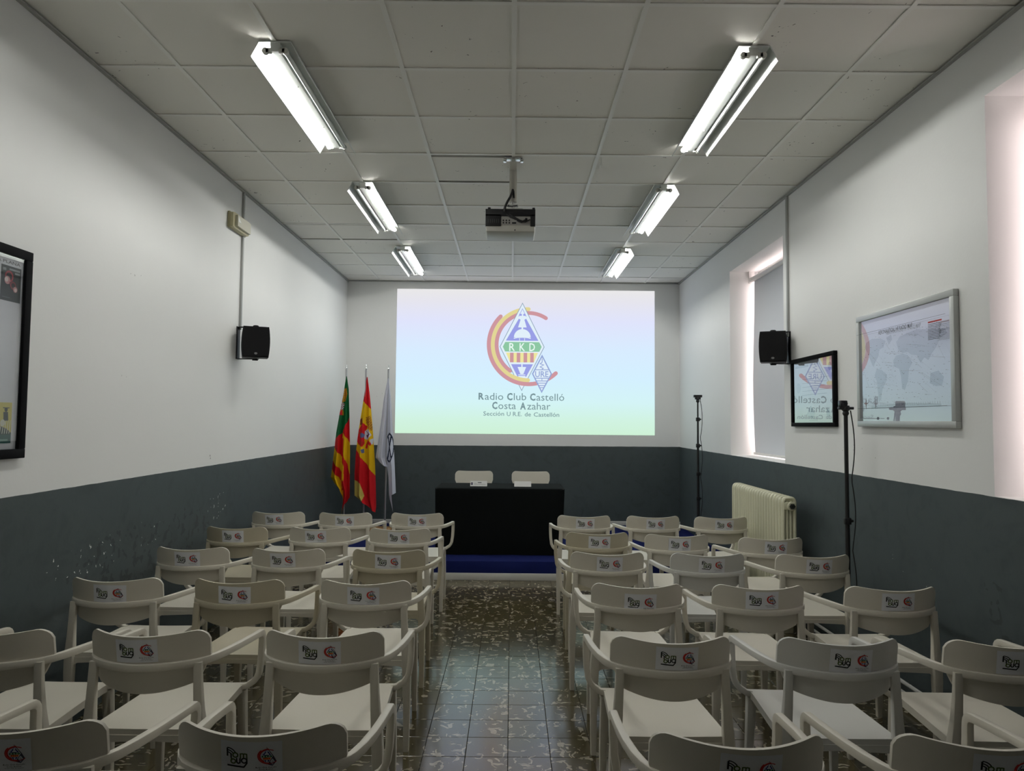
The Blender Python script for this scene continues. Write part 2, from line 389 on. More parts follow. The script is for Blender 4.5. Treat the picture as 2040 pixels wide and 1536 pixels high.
for k, (y0, y1, z0, z1) in ((1, W1), (2, W2)):
    x = XR+.30; t = .05; ym = (y0+y1)/2
    mb = MB()
    for a, b in (((y0, z0), (y1, z0+t)), ((y0, z1-t), (y1, z1)), ((y0, z0+t), (y0+t, z1-t)), ((y1-t, z0+t), (y1, z1-t)), ((ym-t*.6, z0+t), (ym+t*.6, z1-t))):
        mb.box((x, a[0], a[1]), (x+.05, b[0], b[1]), bevel=.004)
    fr = struct(mb.build('window_%d' % k, M_FR))
    for a, b in ((y0+t, ym-t*.6), (ym+t*.6, y1-t)):
        MB().box((x+.022, a, z0+t), (x+.027, b, z1-t)).build('pane', thin_glass('window_glass', (.95, .97, .97)), fr, smooth=False)
    bl = thing('roller_blind', 'pale grey roller blind drawn down in the far window' if k == 1 else 'pale roller blind in the window nearest the camera, at the right edge', 'blind', (XR+.22, ym, z0), group='window blinds')
    b0, b1, zt = y0+.06, y1-(.075 if k == 1 else .13), z1-.095
    mb = MB(); n_ = 24; vs = []; fs = []
    for side in (0, 1):
        for i in range(n_+1):
            u = i/n_
            for j in range(13):
                v = j/12; bulge = .006*math.sin(u*7+1)*(1-v)+.010*math.sin(v*5+u*3)
                yy = b0+(b1-b0)*u+(.012*math.sin(v*4.2)*(u**6))
                vs.append((bulge+side*.0015, yy-ym, .03+(zt-z0-.03)*v))
    for i in range(n_):
        for j in range(12):
            a = i*13+j; fs.append((a, a+13, a+14, a+1)); c = a+(n_+1)*13; fs.append((c, c+1, c+14, c+13))
    mb.add(vs, fs).build('blind_cloth', M_BL, bl)
    MB().box((-.010, b0-ym, .012), (.012, b1-ym, .035), bevel=.004).build('bottom_bar', M_FR, bl)
    MB().tube([(0, b0-ym-.03, zt-z0+.005), (0, b1-ym+.04, zt-z0+.005)], .026, 14).build('roller_tube', M_FR, bl)
    for yy in (b0-ym-.035, b1-ym+.045): MB().box((-.03, yy-.004, zt-z0-.03), (.03, yy+.004, z1-z0), bevel=.002).build('bracket', M_FR, bl)

# ------------------------------------------------------------------ stage with blue carpet
stage = thing('stage_platform', 'low full-width stage covered in dark blue carpet with white skirting', 'stage', (0, STG_Y, 0))
M_CARP = mat('blue_carpet', (.008, .013, .080), .95, spec=.1, bump=.5, bscale=500, var=.25)
MB().box((XL+.001, .012, -.007), (XR-.001, YB-STG_Y-.001, STG_Z), bevel=.006).build('carpet', M_CARP, stage)
MB().box((XL+.001, 0, 0), (XR-.001, .018, .068), bevel=.003).build('skirting', mat('white_skirting', (.62, .61, .57), .5, bump=.1), stage)
o = struct(MB().box((XL, YB-.012, STG_Z), (XR, YB, STG_Z+.055), bevel=.003).build('baseboard_front', mat('white_skirting'), None))

# ------------------------------------------------------------------ projected picture on the front wall
SX0, SX1, SZ0, SZ1 = -1.572, 1.931, 1.39, 3.351
pi_ = thing('projected_picture', 'bright projected slide with radio club emblem on the front wall', 'projection', (0, YB-.002, SZ0))
m = bpy.data.materials.new('projected_light'); m.use_nodes = True; nt = m.node_tree; nt.nodes.clear(); n = N(m)
tc = nt.nodes.new('ShaderNodeTexCoord'); xx, yy, zz = n.sep(tc.outputs['Object'])
cr = nt.nodes.new('ShaderNodeValToRGB'); n.v(n.math('DIVIDE', zz, SZ1-SZ0), cr.inputs[0]); el = cr.color_ramp.elements
for p_, c_ in ((0, (206, 241, 214)), (.10, (209, 243, 226)), (.22, (212, 244, 246)), (.38, (212, 240, 255)), (.58, (216, 236, 255)), (.78, (224, 228, 252)), (.92, (230, 229, 238)), (1, (233, 232, 232))):
    e = el[0] if p_ == 0 else (el[len(el)-1] if p_ == 1 else el.new(p_)); e.position = p_; e.color = (*lin(c_), 1)
em = nt.nodes.new('ShaderNodeEmission'); ou = nt.nodes.new('ShaderNodeOutputMaterial'); em.inputs[1].default_value = 1.0
nt.links.new(cr.outputs[0], em.inputs[0]); nt.links.new(em.outputs[0], ou.inputs[0])
MB().box((SX0, -.001, 0), (SX1, .001, SZ1-SZ0)).build('picture_field', m, pi_, smooth=False)

SCREEN_PAL = dict(red=(206, 152, 160), yel=(226, 214, 150), out=(140, 160, 180), white=(226, 240, 250), blue=(154, 160, 230), green=(142, 200, 164), bar=(204, 152, 158), ylw=(238, 230, 160), ure=(150, 168, 214), txt=(122, 148, 154), wt=(235, 250, 245))
INK_PAL = dict(red=(176, 24, 30), yel=(200, 60, 44), out=(20, 20, 40), white=(225, 228, 230), blue=(36, 40, 120), green=(30, 96, 60), bar=(200, 60, 30), ylw=(226, 150, 50), ure=(62, 66, 104), txt=(24, 24, 26), wt=(230, 232, 232))
def emblem(P, K, small=False):
    cx, cy = 945, 590
    a = lambda r, a0, a1, w_, c: P.arc(cx, cy, r, a0, a1, w_, c, n=18 if small else 48, cap=True)   # y grows downwards
    if small:
        P.poly([(877, 100), (1150, 610), (1260, 900), (1100, 1150), (950, 1090), (700, 900)], (70, 66, 84))
    a(348, -57, -236, 42, K['red']); a(390, -90, -270, 42, K['yel'])
    dm = [(877, 135), (1117, 615), (875, 1092), (635, 615)]
    P.poly(dm, K['white']); P.stroke(dm, 7, K['out'], closed=True)
    P.stroke([(836, 282), (877, 196), (918, 282)], 6, K['blue'])
    P.rect(842, 253, 870, 274, K['blue']); P.rect(886, 253, 910, 274, K['blue'])
    P.poly([(838, 306), (858, 318), (897, 318), (918, 306), (1054, 548), (698, 548)], K['blue'])
    P.poly([(858, 312), (897, 312), (924, 402), (830, 402)], K['white']); P.rect(868, 402, 886, 424, K['white'])
    P.poly([(877+92*math.cos(t*PI/14), 512-92*math.sin(t*PI/14)) for t in range(15)], K['white'])
    P.stroke([(784, 524), (820, 514), (877, 511), (934, 514), (970, 524)], 9, K['white'])
    P.rect(844, 520, 850, 548, K['white']); P.rect(900, 520, 906, 548, K['white'])
    P.poly([(665, 615), (692, 563), (1062, 563), (1090, 615), (1064, 668), (690, 668)], K['green'])
    for t_, x0, x1 in (('R', 735, 797), ('K', 848, 908), ('D', 955, 1017)): P.text(t_, x0, x1, 660, 86, K['wt'], bold=.012)
    P.poly([(700, 680), (1050, 680), (1005, 786), (745, 786)], K['ylw'])
    for x in (745, 818, 893, 965): P.rect(x, 680, x+39, 786, K['bar'])
    P.poly([(757, 806), (996, 806), (922, 944), (829, 944)], K['blue'])
    P.poly([(828, 836), (922, 836), (892, 914), (860, 914)], K['white']); P.rect(869, 806, 883, 836, K['white'])
    P.rect(836, 918, 914, 926, K['white']); P.rect(836, 934, 914, 962, K['white'])
    a(390, -226, -270, 42, K['yel']); a(433, -135, -314, 44, K['red'])
    ud = [(1095, 700), (1205, 910), (1093, 1120), (985, 910)]
    P.poly(ud, K['white']); P.stroke([(1095, 712), (1197, 910), (1093, 1106), (993, 910)], 14, K['ure'], closed=True)
    P.poly([(1095, 700), (1112, 736), (1078, 736)], K['ure'])
    P.text('URE', 1020, 1166, 944, 64, K['ure'], bold=.015)
    for y, h in ((865, 72), (957, 70), (987, 55), (1011, 44), (1037, 31), (1060, 18)): P.stroke([(1095-h, y), (1095+h, y)], 9, K['ure'])
    P.stroke([(1096, 742), (1096, 782), (1074, 800), (1112, 812), (1074, 834), (1108, 850), (1092, 864)], 9, K['ure'])
    P.stroke([(1095, 957), (1095, 987)], 7, K['ure'])
def club_text(P, K, res=2):
    b = .035
    for t_, x0, x1, y, h, bd in (('R', 406, 466, 1193, 70, b), ('adio', 474, 676, 1197, 78, 0), ('C', 716, 776, 1197, 74, b), ('lub', 790, 926, 1198, 78, 0), ('C', 966, 1026, 1199, 74, b), ('astelló', 1036, 1340, 1201, 78, 0),
                                 ('C', 555, 612, 1294, 74, b), ('osta', 622, 814, 1296, 78, 0), ('A', 860, 922, 1297, 72, b), ('zahar', 936, 1190, 1299, 78, 0),
                                 ('Sección', 460, 686, 1369, 46, .006), ('U R.E.', 716, 878, 1371, 46, .006), ('de', 910, 978, 1373, 46, .006), ('Castellón', 1008, 1286, 1375, 46, .006)):
        P.text(t_, x0, x1, y, h, K['txt'], bold=bd, res=res)
# slide coordinates -> metres on the wall (5.484 slide units per photo pixel)
def slideT(x, y):
    px = 880+x/5.484; py = 580+y/5.484
    return (SX0+(px-789)*.0068029, (SZ1-SZ0)-(py-577.7)*.0068056)
P = P2(slideT); emblem(P, SCREEN_PAL)
P.build('emblem', lambda x, y, h: (x, -h, y), lambda c: emis('light_%d_%d_%d' % c, lin(c)), pi_, eps=.00025, base=.0022)
P = P2(slideT); club_text(P, SCREEN_PAL)
P.build('lettering', lambda x, y, h: (x, -h, y), lambda c: emis('light_%d_%d_%d' % c, lin(c)), pi_, eps=.00005, base=.0022)

# ------------------------------------------------------------------ fluorescent luminaires
M_LAMP = mat('lamp_enamel', (.70, .73, .70), .35)
M_HOLD = mat('lampholder_plastic', (.62, .62, .58), .5)
M_TUBE = emis('tube_light', TUBE_COLOR, TUBE_STRENGTH)
M_TOFF = mat('tube_unlit', (.55, .57, .55), .25)
LAMP_L = 1.265
def luminaire(x, y, lit, label):
    t = thing('ceiling_lamp', label, 'lamp', (x, y, ZC), group='fluorescent ceiling lamps')
    L = LAMP_L
    MB().box((-.080, 0, -.006), (.080, L, -.0005)).build('base_plate', M_LAMP, t, smooth=False)
    MB().prism([(-.026, -.006), (-.022, -.048), (.022, -.048), (.026, -.006)], .01, L-.01).build('channel', M_LAMP, t, smooth=False)
    for s in (-1, 1):
        MB().prism([(s*.077, -.004), (s*.081, -.001), (s*.120, -.078), (s*.124, -.0785), (s*.1225, -.0805), (s*.117, -.080)], 0, L).build('reflector', M_LAMP, t, smooth=False)
        for yy in (.008, L-.026):
            mb = MB(); mb.box((min(s*.018, s*.05), yy, -.056), (max(s*.018, s*.05), yy+.018, -.030), bevel=.003)
            mb.lathe([(.0165, 0), (.0165, .018)], 14, Matrix.Translation((s*.050, yy, -.045)) @ Matrix.Rotation(-PI/2, 4, 'X')); mb.build('lampholder', M_HOLD, t)
        on = lit == ('left' if s < 0 else 'right')
        mb = MB(); mb.tube([(s*.050, .027, -.045), (s*.050, L-.027, -.045)], .013, 14)
        o = mb.build('tube', M_TUBE if on else M_TOFF, t)
        o['label'] = 'glowing fluorescent tube' if on else 'unlit grey fluorescent tube'
    for yy in (.30*L, .72*L): MB().lathe([(.006, 0), (.005, -.004), (.002, -.006)], 10, Matrix.Translation((0, yy, -.048))).build('cap_nut', M_HOLD, t)
for x, side in ((-1.2, 'left'), (1.195, 'right')):
    for k, y in enumerate((3.39, 5.44, 7.485)):
        lit = ('left' if k == 0 else 'right')
        luminaire(x, y, lit, '%s twin-tube ceiling lamp in the %s row, one tube lit' % (('nearest', 'middle', 'farthest')[k], side+'-hand'))

for x, side in ((-1.2, 'left'), (1.195, 'right')):                # unseen guessed pair added overhead; its one lit tube brightens the nearer chairs
    for k, y in enumerate((1.345,)):
        luminaire(x, y, 'right' if side == 'left' else 'none', '%s ceiling lamp of the %s row, unseen, added overhead out of view' % (('additional',)[k], side+'-hand'))

# ------------------------------------------------------------------ projector on its ceiling mount
M_BLK = mat('black_plastic', (.006, .006, .008), .5); M_WPL = mat('white_plastic', (.52, .51, .46), .45); M_CHR = mat('chrome', (.75, .75, .75), .25, 1.0)
PX, PY = -.022, 5.10
pj = thing('projector', 'white projector with black rear panel hanging from a ceiling pole', 'projector', (PX, PY, 0))
MB().box((-.183, .006, 2.972), (.183, .29, 3.136), bevel=.012).build('body', M_WPL, pj)
mb = MB(); mb.box((-.185, -.006, 3.085), (.185, .06, 3.139), bevel=.003); mb.box((-.185, -.006, 3.012), (-.07, .05, 3.10), bevel=.003); mb.box((.148, -.006, 3.012), (.185, .05, 3.10), bevel=.003)
for x in (-.158, .172): mb.box((x-.010, .0, 3.137), (x+.010, .04, 3.152), bevel=.002)
rp = mb.build('rear_cover', M_BLK, pj)
mb = MB(); 
for k in range(6): mb.box((-.165+.015*k, -.0075, 3.035), (-.160+.015*k, -.005, 3.062))
mb.build('vent', mat('vent_grey', (.05, .05, .055), .6), rp, smooth=False)
cp = MB().box((-.070, .001, 3.022), (.148, .010, 3.088)).build('connector_panel', mat('panel_grey', (.36, .35, .33), .5), pj, smooth=False)
mb = MB()
for i in range(3):
    for j in range(2): mb.lathe([(.006, 0), (.006, .004)], 10, Matrix.Translation((-.052+.022*i, .001, 3.036+.018*j)) @ Matrix.Rotation(PI/2, 4, 'X'))
mb.box((.012, -.003, 3.030), (.042, .003, 3.042), bevel=.002); mb.box((.06, -.003, 3.04), (.10, .003, 3.055), bevel=.002); mb.box((.108, -.012, 3.045), (.126, .003, 3.07), bevel=.002)
mb.build('socket', M_BLK, cp)
MB().box((.03, .003, 2.980), (.038, .012, 2.988)).build('key_slot', M_BLK, pj, smooth=False)
mb = MB(); mb.lathe([(.028, 3.20), (.028, 3.455)], 18, Matrix.Translation((.018, .03, 0))); 
mp = mb.build('mount_pole', mat('pole_beige', (.58, .56, .50), .4), pj)
mb = MB(); mb.lathe([(.014, 3.137), (.014, 3.21)], 12, Matrix.Translation((.018, .03, 0))); mb.box((-.055, -.01, 3.137), (.09, .09, 3.145)); mb.box((-.02, .02, 3.165), (.056, .04, 3.18)); mb.build('bracket', M_CHR, mp)
cplate = MB()
cplate.box((-.048, -.215, 3.443), (.084, -.145, 3.4545), bevel=.004)
for x in (-.042, .078): cplate.box((x-.012, -.205, 3.428), (x+.012, -.155, 3.446), bevel=.004)
cplate.build('ceiling_clamp', M_CHR, pj)
MB().sweep([(.018, .03, 3.44), (.018, -.06, 3.447), (.018, -.17, 3.449)], (.05, .008)).build('mount_arm', mat('pole_beige'), pj)
mb = MB()
mb.tube([(.016, .0, 3.285), (.012, -.012, 3.262), (-.002, -.02, 3.225), (-.022, -.022, 3.19), (-.04, -.02, 3.150), (-.046, -.014, 3.118)], .009, 8)
mb.tube([(.02, .0, 3.275), (.022, -.014, 3.25), (.024, -.012, 3.22)], .008, 8)
mb.tube([(-.03, -.006, 3.16), (.01, -.012, 3.157), (.05, -.01, 3.163)], .004, 6)
mb.tube([(-.03, -.009, 3.10), (0, -.018, 3.075), (.04, -.02, 3.058), (.075, -.016, 3.048)], .006, 6)
mb.tube([(-.01, -.009, 3.098), (.03, -.024, 3.072), (.07, -.022, 3.05), (.11, -.02, 3.038), (.145, -.014, 3.058)], .005, 6)
mb.tube([(.05, -.016, 3.05), (.08, -.02, 3.035), (.118, -.014, 3.06)], .006, 6)
mb.build('cable', M_BLK, pj)

# ------------------------------------------------------------------ audience armchairs
M_CH = {}
M_CH['a'] = mat('chair_resin_cream', (.64, .605, .52), .42, bump=.04, bscale=300, var=.03)
M_CH['b'] = mat('chair_resin_olive', (.50, .455, .34), .42, bump=.04, bscale=300, var=.05)
M_CH['c'] = mat('chair_resin_grey', (.62, .615, .58), .42, bump=.04, bscale=300, var=.03)
BW = .218
def back_y(x, z): return -.080+.094*(x/BW)**2-.16*(z-.70)
def back_top(x):
    a = abs(x)-(BW-.046); r = .046
    return .797+.009*min(1, (x/.185)**2)-(r-math.sqrt(max(0, r*r-a*a)) if a > 0 else 0)
def back_bot(x):
    a = abs(x); b = .588+.026*(min(a, .175)/.175)**2
    if a > .175: t = (a-.175)/(BW-.175); b += .095*t**1.3
    return b
def chair_meshes():
    D = {}
    # backrest shell
    vs = []; fs = []; nx, nz, th = 32, 6, .011
    us = [BW*math.sin(PI/2*(-1+2*i/nx)) for i in range(nx+1)]; us = [(.55*u+.45*BW*(-1+2*i/nx)) for i, u in enumerate(us)]
    for side in (0, 1):
        for u in us:
            u = max(-BW+.0005, min(BW-.0005, u))
            for j in range(nz+1):
                v = j/nz; z = back_bot(u)+(back_top(u)-back_bot(u))*v
                vs.append((u, back_y(u, z)+(th if side else 0), z))
    K = (nx+1)*(nz+1); q = nz+1
    for i in range(nx):
        for j in range(nz): a = i*q+j; fs += [(a, a+q, a+q+1, a+1), (K+a, K+a+1, K+a+q+1, K+a+q)]
        fs += [(i*q, K+i*q, K+(i+1)*q, (i+1)*q), (i*q+nz, (i+1)*q+nz, K+(i+1)*q+nz, K+i*q+nz)]
    for j in range(nz): fs += [(j, j+1, K+j+1, K+j), (nx*q+j, K+nx*q+j, K+nx*q+j+1, nx*q+j+1)]
    D['backrest'] = MB().add(vs, fs)
    # rail behind the backrest and the two arms growing out of it
    RZ = .688
    def arc(x): return (x, back_y(x, RZ)-.009, RZ)
    D['back_rail'] = MB().sweep([arc(-.192+.384*i/20) for i in range(21)], (.017, .027), round_=.004)
    for s, nm in ((-1, 'armrest_l'), (1, 'armrest_r')):
        pts = [arc(.185), (.209, .008, .690), (.226, .045, .690), (.240, .10, .689), (.250, .18, .685), (.2545, .27, .678), (.2555, .36, .670), (.2555, .405, .666)]
        sec = [(.017, .027), (.019, .027), (.021, .027), (.023, .026), (.024, .025), (.024, .025), (.024, .025), (.024, .026)]
        for k in range(1, 5): a = k*PI/8; pts.append((.2555, .405+.03*math.sin(a), .636+.03*math.cos(a))); sec.append((.024, .028))
        pts += [(.2545, .435, .59), (.252, .436, .54), (.248, .437, .515)]; sec += [(.024, .030)]*3
        for k in range(1, 5): a = k*PI/10; pts.append((.248-.06*(1-math.cos(a)), .437, .515-.075*math.sin(a))); sec.append((.024, .030))
        pts += [(.195, .435, .436), (.172, .430, .433)]; sec += [(.024, .030), (.024, .030)]
        D[nm] = MB().sweep([(s*p[0], p[1], p[2]) for p in pts], sec, round_=.004)
    # rear legs run up as posts to the rail; front legs stop under the seat
    for s, nm in ((-1, 'leg_rl'), (1, 'leg_rr')):
        D[nm] = MB().sweep([(s*.206, -.004, 0), (s*.207, -.008, .18), (s*.205, -.014, .36), (s*.202, -.018, .44), (s*.196, -.023, .52), (s*.192, -.026, .60), (s*.189, -.026, .672), (s*.188, -.026, .69)],
                           [(.026, .026), (.031, .030), (.040, .036), (.040, .036), (.034, .028), (.031, .022), (.031, .018), (.032, .016)], up=(0, -1, 0), round_=.004)
    for s, nm in ((-1, 'leg_fl'), (1, 'leg_fr')):
        D[nm] = MB().sweep([(s*.180, .462, 0), (s*.178, .455, .20), (s*.172, .440, .42)], [(.025, .025), (.031, .031), (.038, .038)], up=(0, -1, 0), round_=.004)
    # seat: trapezoid slab with a shallow dip
    vs = []; fs = []; n_ = 12; th = .030
    for side in (0, 1):
        for i in range(n_+1):
            v = i/n_; y = -.012+.479*v; hw = .208-.030*v
            for j in range(n_+1):
                u = -1+2*j/n_; r = 1
                z = .447-.012*(1-u*u)*math.sin(PI*min(1, .15+.8*(1-v)))-.010*max(0, v-.85)/.15*1.0
                yy = y+(.010*(1-u*u) if v > .99 else 0)
                vs.append((hw*u, yy, z if not side else .447-th-(.010*max(0, v-.85)/.15)))
    K = (n_+1)**2; q = n_+1
    for i in range(n_):
        for j in range(n_): a = i*q+j; fs += [(a, a+1, a+q+1, a+q), (K+a, K+a+q, K+a+q+1, K+a+1)]
        fs += [(i*q, (i+1)*q, K+(i+1)*q, K+i*q), (i*q+n_, K+i*q+n_, K+(i+1)*q+n_, (i+1)*q+n_)]
        fs += [(i, K+i, K+i+1, i+1), (n_*q+i, n_*q+i+1, K+n_*q+i+1, K+n_*q+i)]
    D['seat'] = MB().add(vs, fs)
    D['rear_apron'] = MB().prism([(-.20, .425), (.20, .425), (.20, .36), (.19, .385), (.17, .398), (0, .405), (-.17, .398), (-.19, .385), (-.20, .36)], -.016, .006)
    return D
CD = chair_meshes()
CHM = {}
for mk in 'abc':
    for nm, mb in CD.items(): CHM[mk, nm] = mb.mesh(nm, M_CH[mk], True, 40)
PARTNAME = dict(armrest_l='armrest', armrest_r='armrest', leg_rl='leg', leg_rr='leg', leg_fl='leg', leg_fr='leg')
# printed paper sticker, 4 hand-stuck variants
M_PAPER = mat('sticker_paper', (.74, .75, .78), .55)
def sticker_meshes(dx, dz, rot):
    W, H, zc = .150, .083, .744
    def f(x, y, h):
        c, s_ = math.cos(rot), math.sin(rot); a = dx+x*c-y*s_; z = zc+dz+x*s_+y*c
        return (a, back_y(a, max(z, .60))-h-(.012 if z < .7035 and dz < -.01 else 0), z)
    mb = MB(); n_ = 10
    mb.add([f(-W/2+W*i/n_, H*(j/4-.5), .0008) for i in range(n_+1) for j in range(5)], [(i*5+j, i*5+5+j, i*5+6+j, i*5+1+j) for i in range(n_) for j in range(4)])
    pm = mb.mesh('sticker', M_PAPER)
    # left mark and right emblem, drawn in the sticker's own units (1050 x 640)
    T = lambda x, y: ((x-680-525)/1050*W, -(y-232-320)/640*H)
    P = P2(T); BK = (14, 15, 14); GR = (74, 92, 30)
    P.stroke([(806, 530), (806, 368)], 30, BK)
    for r in (168, 122, 80): P.arc(806, 530, r, -90, -22, 20, BK, n=10)
    P.stroke([(872, 470), (872, 560)], 24, BK)
    P.arc(950, 498, 44, 0, 360, 24, GR, n=18)
    P.stroke([(1040, 560), (1040, 468), (1085, 464), (1095, 480), (1095, 560)], 22, GR); P.stroke([(1095, 480), (1110, 464), (1150, 470), (1152, 560)], 22, GR)
    P.stroke([(876, 560), (876, 620)], 24, GR); P.arc(910, 622, 42, 0, 360, 24, GR, n=18)
    P.stroke([(972, 556), (975, 640), (1000, 660), (1030, 645), (1032, 556)], 24, BK)
    P.arc(1104, 600, 46, 0, 360, 24, BK, n=16); P.stroke([(1150, 556), (1150, 650), (1098, 728)], 26, BK); P.stroke([(800, 706), (870, 711), (950, 717), (1030, 722), (1104, 728)], 30, BK)
    def T2(x, y): return T(1330+(x-490)*.405, 345+(y-130)*.355)
    P.T = T2; emblem(P, INK_PAL, True)
    def T3(x, y): return T(1300+(x-405)*.365, 715+(y-1120)*.38)
    P.T = T3; club_text(P, INK_PAL, 1)
    po = P.build('print', f, inkmat, None, eps=.000008, base=.0019); me = po.data; bpy.data.objects.remove(po)
    return pm, me
STK = [sticker_meshes(*a) for a in ((.004, 0, -.015), (-.008, .002, .02), (.010, -.002, -.035), (.004, -.016, -.02))]
def chair(x, y, rz, mk, label, stick=None, z=0.0, group='audience armchairs', arms=True):
    t = thing('armchair' if arms else 'side_chair', label, 'chair', (x, y, z), rz, group)
    for nm in CD:
        if arms or not nm.startswith('armrest'): obj(PARTNAME.get(nm, nm), CHM[mk, nm], t)
    if stick is not None:
        s = obj('sticker', STK[stick][0], t); s['label'] = 'white paper sticker printed with two logos'; obj('print', STK[stick][1], s)
    return t
ROWN = ('first', 'second', 'third', 'fourth', 'fifth', 'sixth')
SEATN = ('aisle', 'middle', 'wall')
LX = [(-.774, -1.366, -1.926), (-.788, -1.362, -1.951), (-.724, -1.323, -1.902), (-.694, -1.304, -1.898), (-.678, -1.314, -1.882), (-.634, -1.253)]
RX = [(.601, 1.169, 1.722), (.605, 1.144, 1.757), (.575, 1.166, 1.785), (.607, 1.186, 1.815), (.584, 1.190, 1.788), (.572, 1.185)]
LY = [5.82, 5.02, 4.21, 3.41, 2.595, 1.84]; RY = [5.77, (4.90, 4.84, 4.76), 4.17, 3.38, 2.565, 1.79]
LM = ['aaa', 'aab', 'baa', 'aba', 'aaa', 'aa']; RM_ = ['aaa', 'baa', 'aca', 'aaa', 'aca', 'aa']
for side, XX, YY, MM in (('left', LX, LY, LM), ('right', RX, RY, RM_)):
    for r in range(6):
        for c, x in enumerate(XX[r]):
            mk = MM[r][c]
            col = {'a': 'cream', 'b': 'darker olive-beige', 'c': 'greyish'}[mk]
            lab = '%s plastic armchair with sticker, %s block, %s row from the stage, %s seat' % (col, side, ROWN[r], SEATN[c])
            st = 3 if (side == 'right' and r == 3 and c == 0) else random.choice((0, 0, 1, 2))
            yr = YY[r] if isinstance(YY[r], float) else YY[r][c]
            chair(x, yr+random.uniform(-.012, .012), random.uniform(-.022, .022), mk, lab, st)

# ------------------------------------------------------------------ speakers' table, its chairs and name cards
chair(-.425, 8.06, PI+.01, 'a', 'cream plastic chair behind the black table, left of the pair', None, STG_Z, 'chairs at the speakers table', False)
chair(.225, 8.06, PI-.01, 'a', 'cream plastic chair behind the black table, right of the pair', None, STG_Z, 'chairs at the speakers table', False)
TZ = .870
tb = thing('folding_table', 'table hidden under a black cloth on the stage', 'table', (-.115, 7.58, STG_Z))
MB().box((-.66, -.30, TZ-STG_Z-.03), (.66, .30, TZ-STG_Z-.004), bevel=.004).build('tabletop', mat('table_laminate', (.35, .33, .3), .5), tb)
for sx in (-.58, .58):
    for sy in (-.24, .24): MB().tube([(sx, sy, 0), (sx, sy, TZ-STG_Z-.028)], .015, 8).build('leg', M_CHR, tb)
M_CLOTH = mat('black_cloth', (.005, .006, .006), .95, spec=.08, bump=.2, bscale=200)
vs = []; fs = []; prof = []
hw, hd, rc = .675, .315, .05; ring = []
for (sx, sy, a0) in ((1, 1, 0), (-1, 1, 90), (-1, -1, 180), (1, -1, 270)):
    for k in range(7):
        a = math.radians(a0+15*k); ring.append((sx*(hw-rc)+rc*math.cos(a), sy*(hd-rc)+rc*math.sin(a)))
dense = []
for i in range(len(ring)):
    a = ring[i]; b = ring[(i+1) % len(ring)]; d = math.dist(a, b); m_ = max(1, int(d/.03))
    for k in range(m_): dense.append((a[0]+(b[0]-a[0])*k/m_, a[1]+(b[1]-a[1])*k/m_))
nr = len(dense); H_ = TZ-STG_Z
levels = [(1.0, -.02, 0), (.92, 0, 0), (.6, .0, 0), (.3, 0, 0), (.0, 0, 0)]
rings = []
for z, ins in ((H_, -.030), (H_-.0015, -.012), (H_-.006, -.003), (H_-.014, 0)): rings.append((z, ins, 0))
for k in range(1, 13): rings.append((H_-.014-(H_-.018)*k/12, 0, k/12))
for z, ins, d in rings:
    for i, (x, y) in enumerate(dense):
        l = math.hypot(x, y); nx_, ny_ = x/hw, y/hd; nn = math.hypot(nx_**5, ny_**5) or 1; ox, oy = nx_**5/nn, ny_**5/nn
        rip = d*(.006*math.sin(i*.55)+.005*math.sin(i*.23+1))-d*.012*(abs(nx_) > .9)
        vs.append((x+ox*(ins+rip), y+oy*(ins+rip), z))
for r in range(len(rings)-1):
    for i in range(nr):
        if r > 3 and dense[i][1] > hd-.004 and dense[(i+1) % nr][1] > hd-.004: continue      # the cloth is open on the seated side
        fs.append((r*nr+i, r*nr+(i+1) % nr, (r+1)*nr+(i+1) % nr, (r+1)*nr+i))
fs.append(tuple(range(nr)))
cl = MB().add(vs, fs).build('tablecloth', M_CLOTH, None, True, 60, (-.115, 7.58, STG_Z))
tag(cl, 'floor-length black cloth draped over the speakers table on the stage', 'tablecloth')
M_CARD = mat('card_white', (.70, .70, .68), .5)
for k, (x, lab) in enumerate(((-.345, 'white folded name card with printed logo, left on the black table'), (.125, 'blank-looking white folded name card, right on the black table'))):
    t = thing('name_card', lab, 'card', (x, 7.50, TZ+.0005), group='name cards on the speakers table')
    MB().prism([(-.03, 0), (-.0285, 0), (0, .052), (.0285, 0), (.03, 0), (.0, .054)], -.09, .09, axis='x').build('card', M_CARD, t, smooth=False)
    if k == 0:
        P = P2(); P.arc(-.072, .026, .011, 30, 330, .006, (60, 30, 50), n=12); P.poly([(-.07, .038), (-.062, .026), (-.07, .012), (-.078, .026)], (50, 50, 90))
        P.rect(-.01, .034, .03, .041, (60, 60, 64)); P.rect(-.05, .017, .075, .020, (130, 130, 130)); P.rect(-.05, .028, -.02, .031, (150, 150, 150))
        P.build('print', lambda x_, y_, h: (x_, -.03+.03*y_/.054-h*.9, y_+h*.5), inkmat, t, eps=.0001, base=.0008)

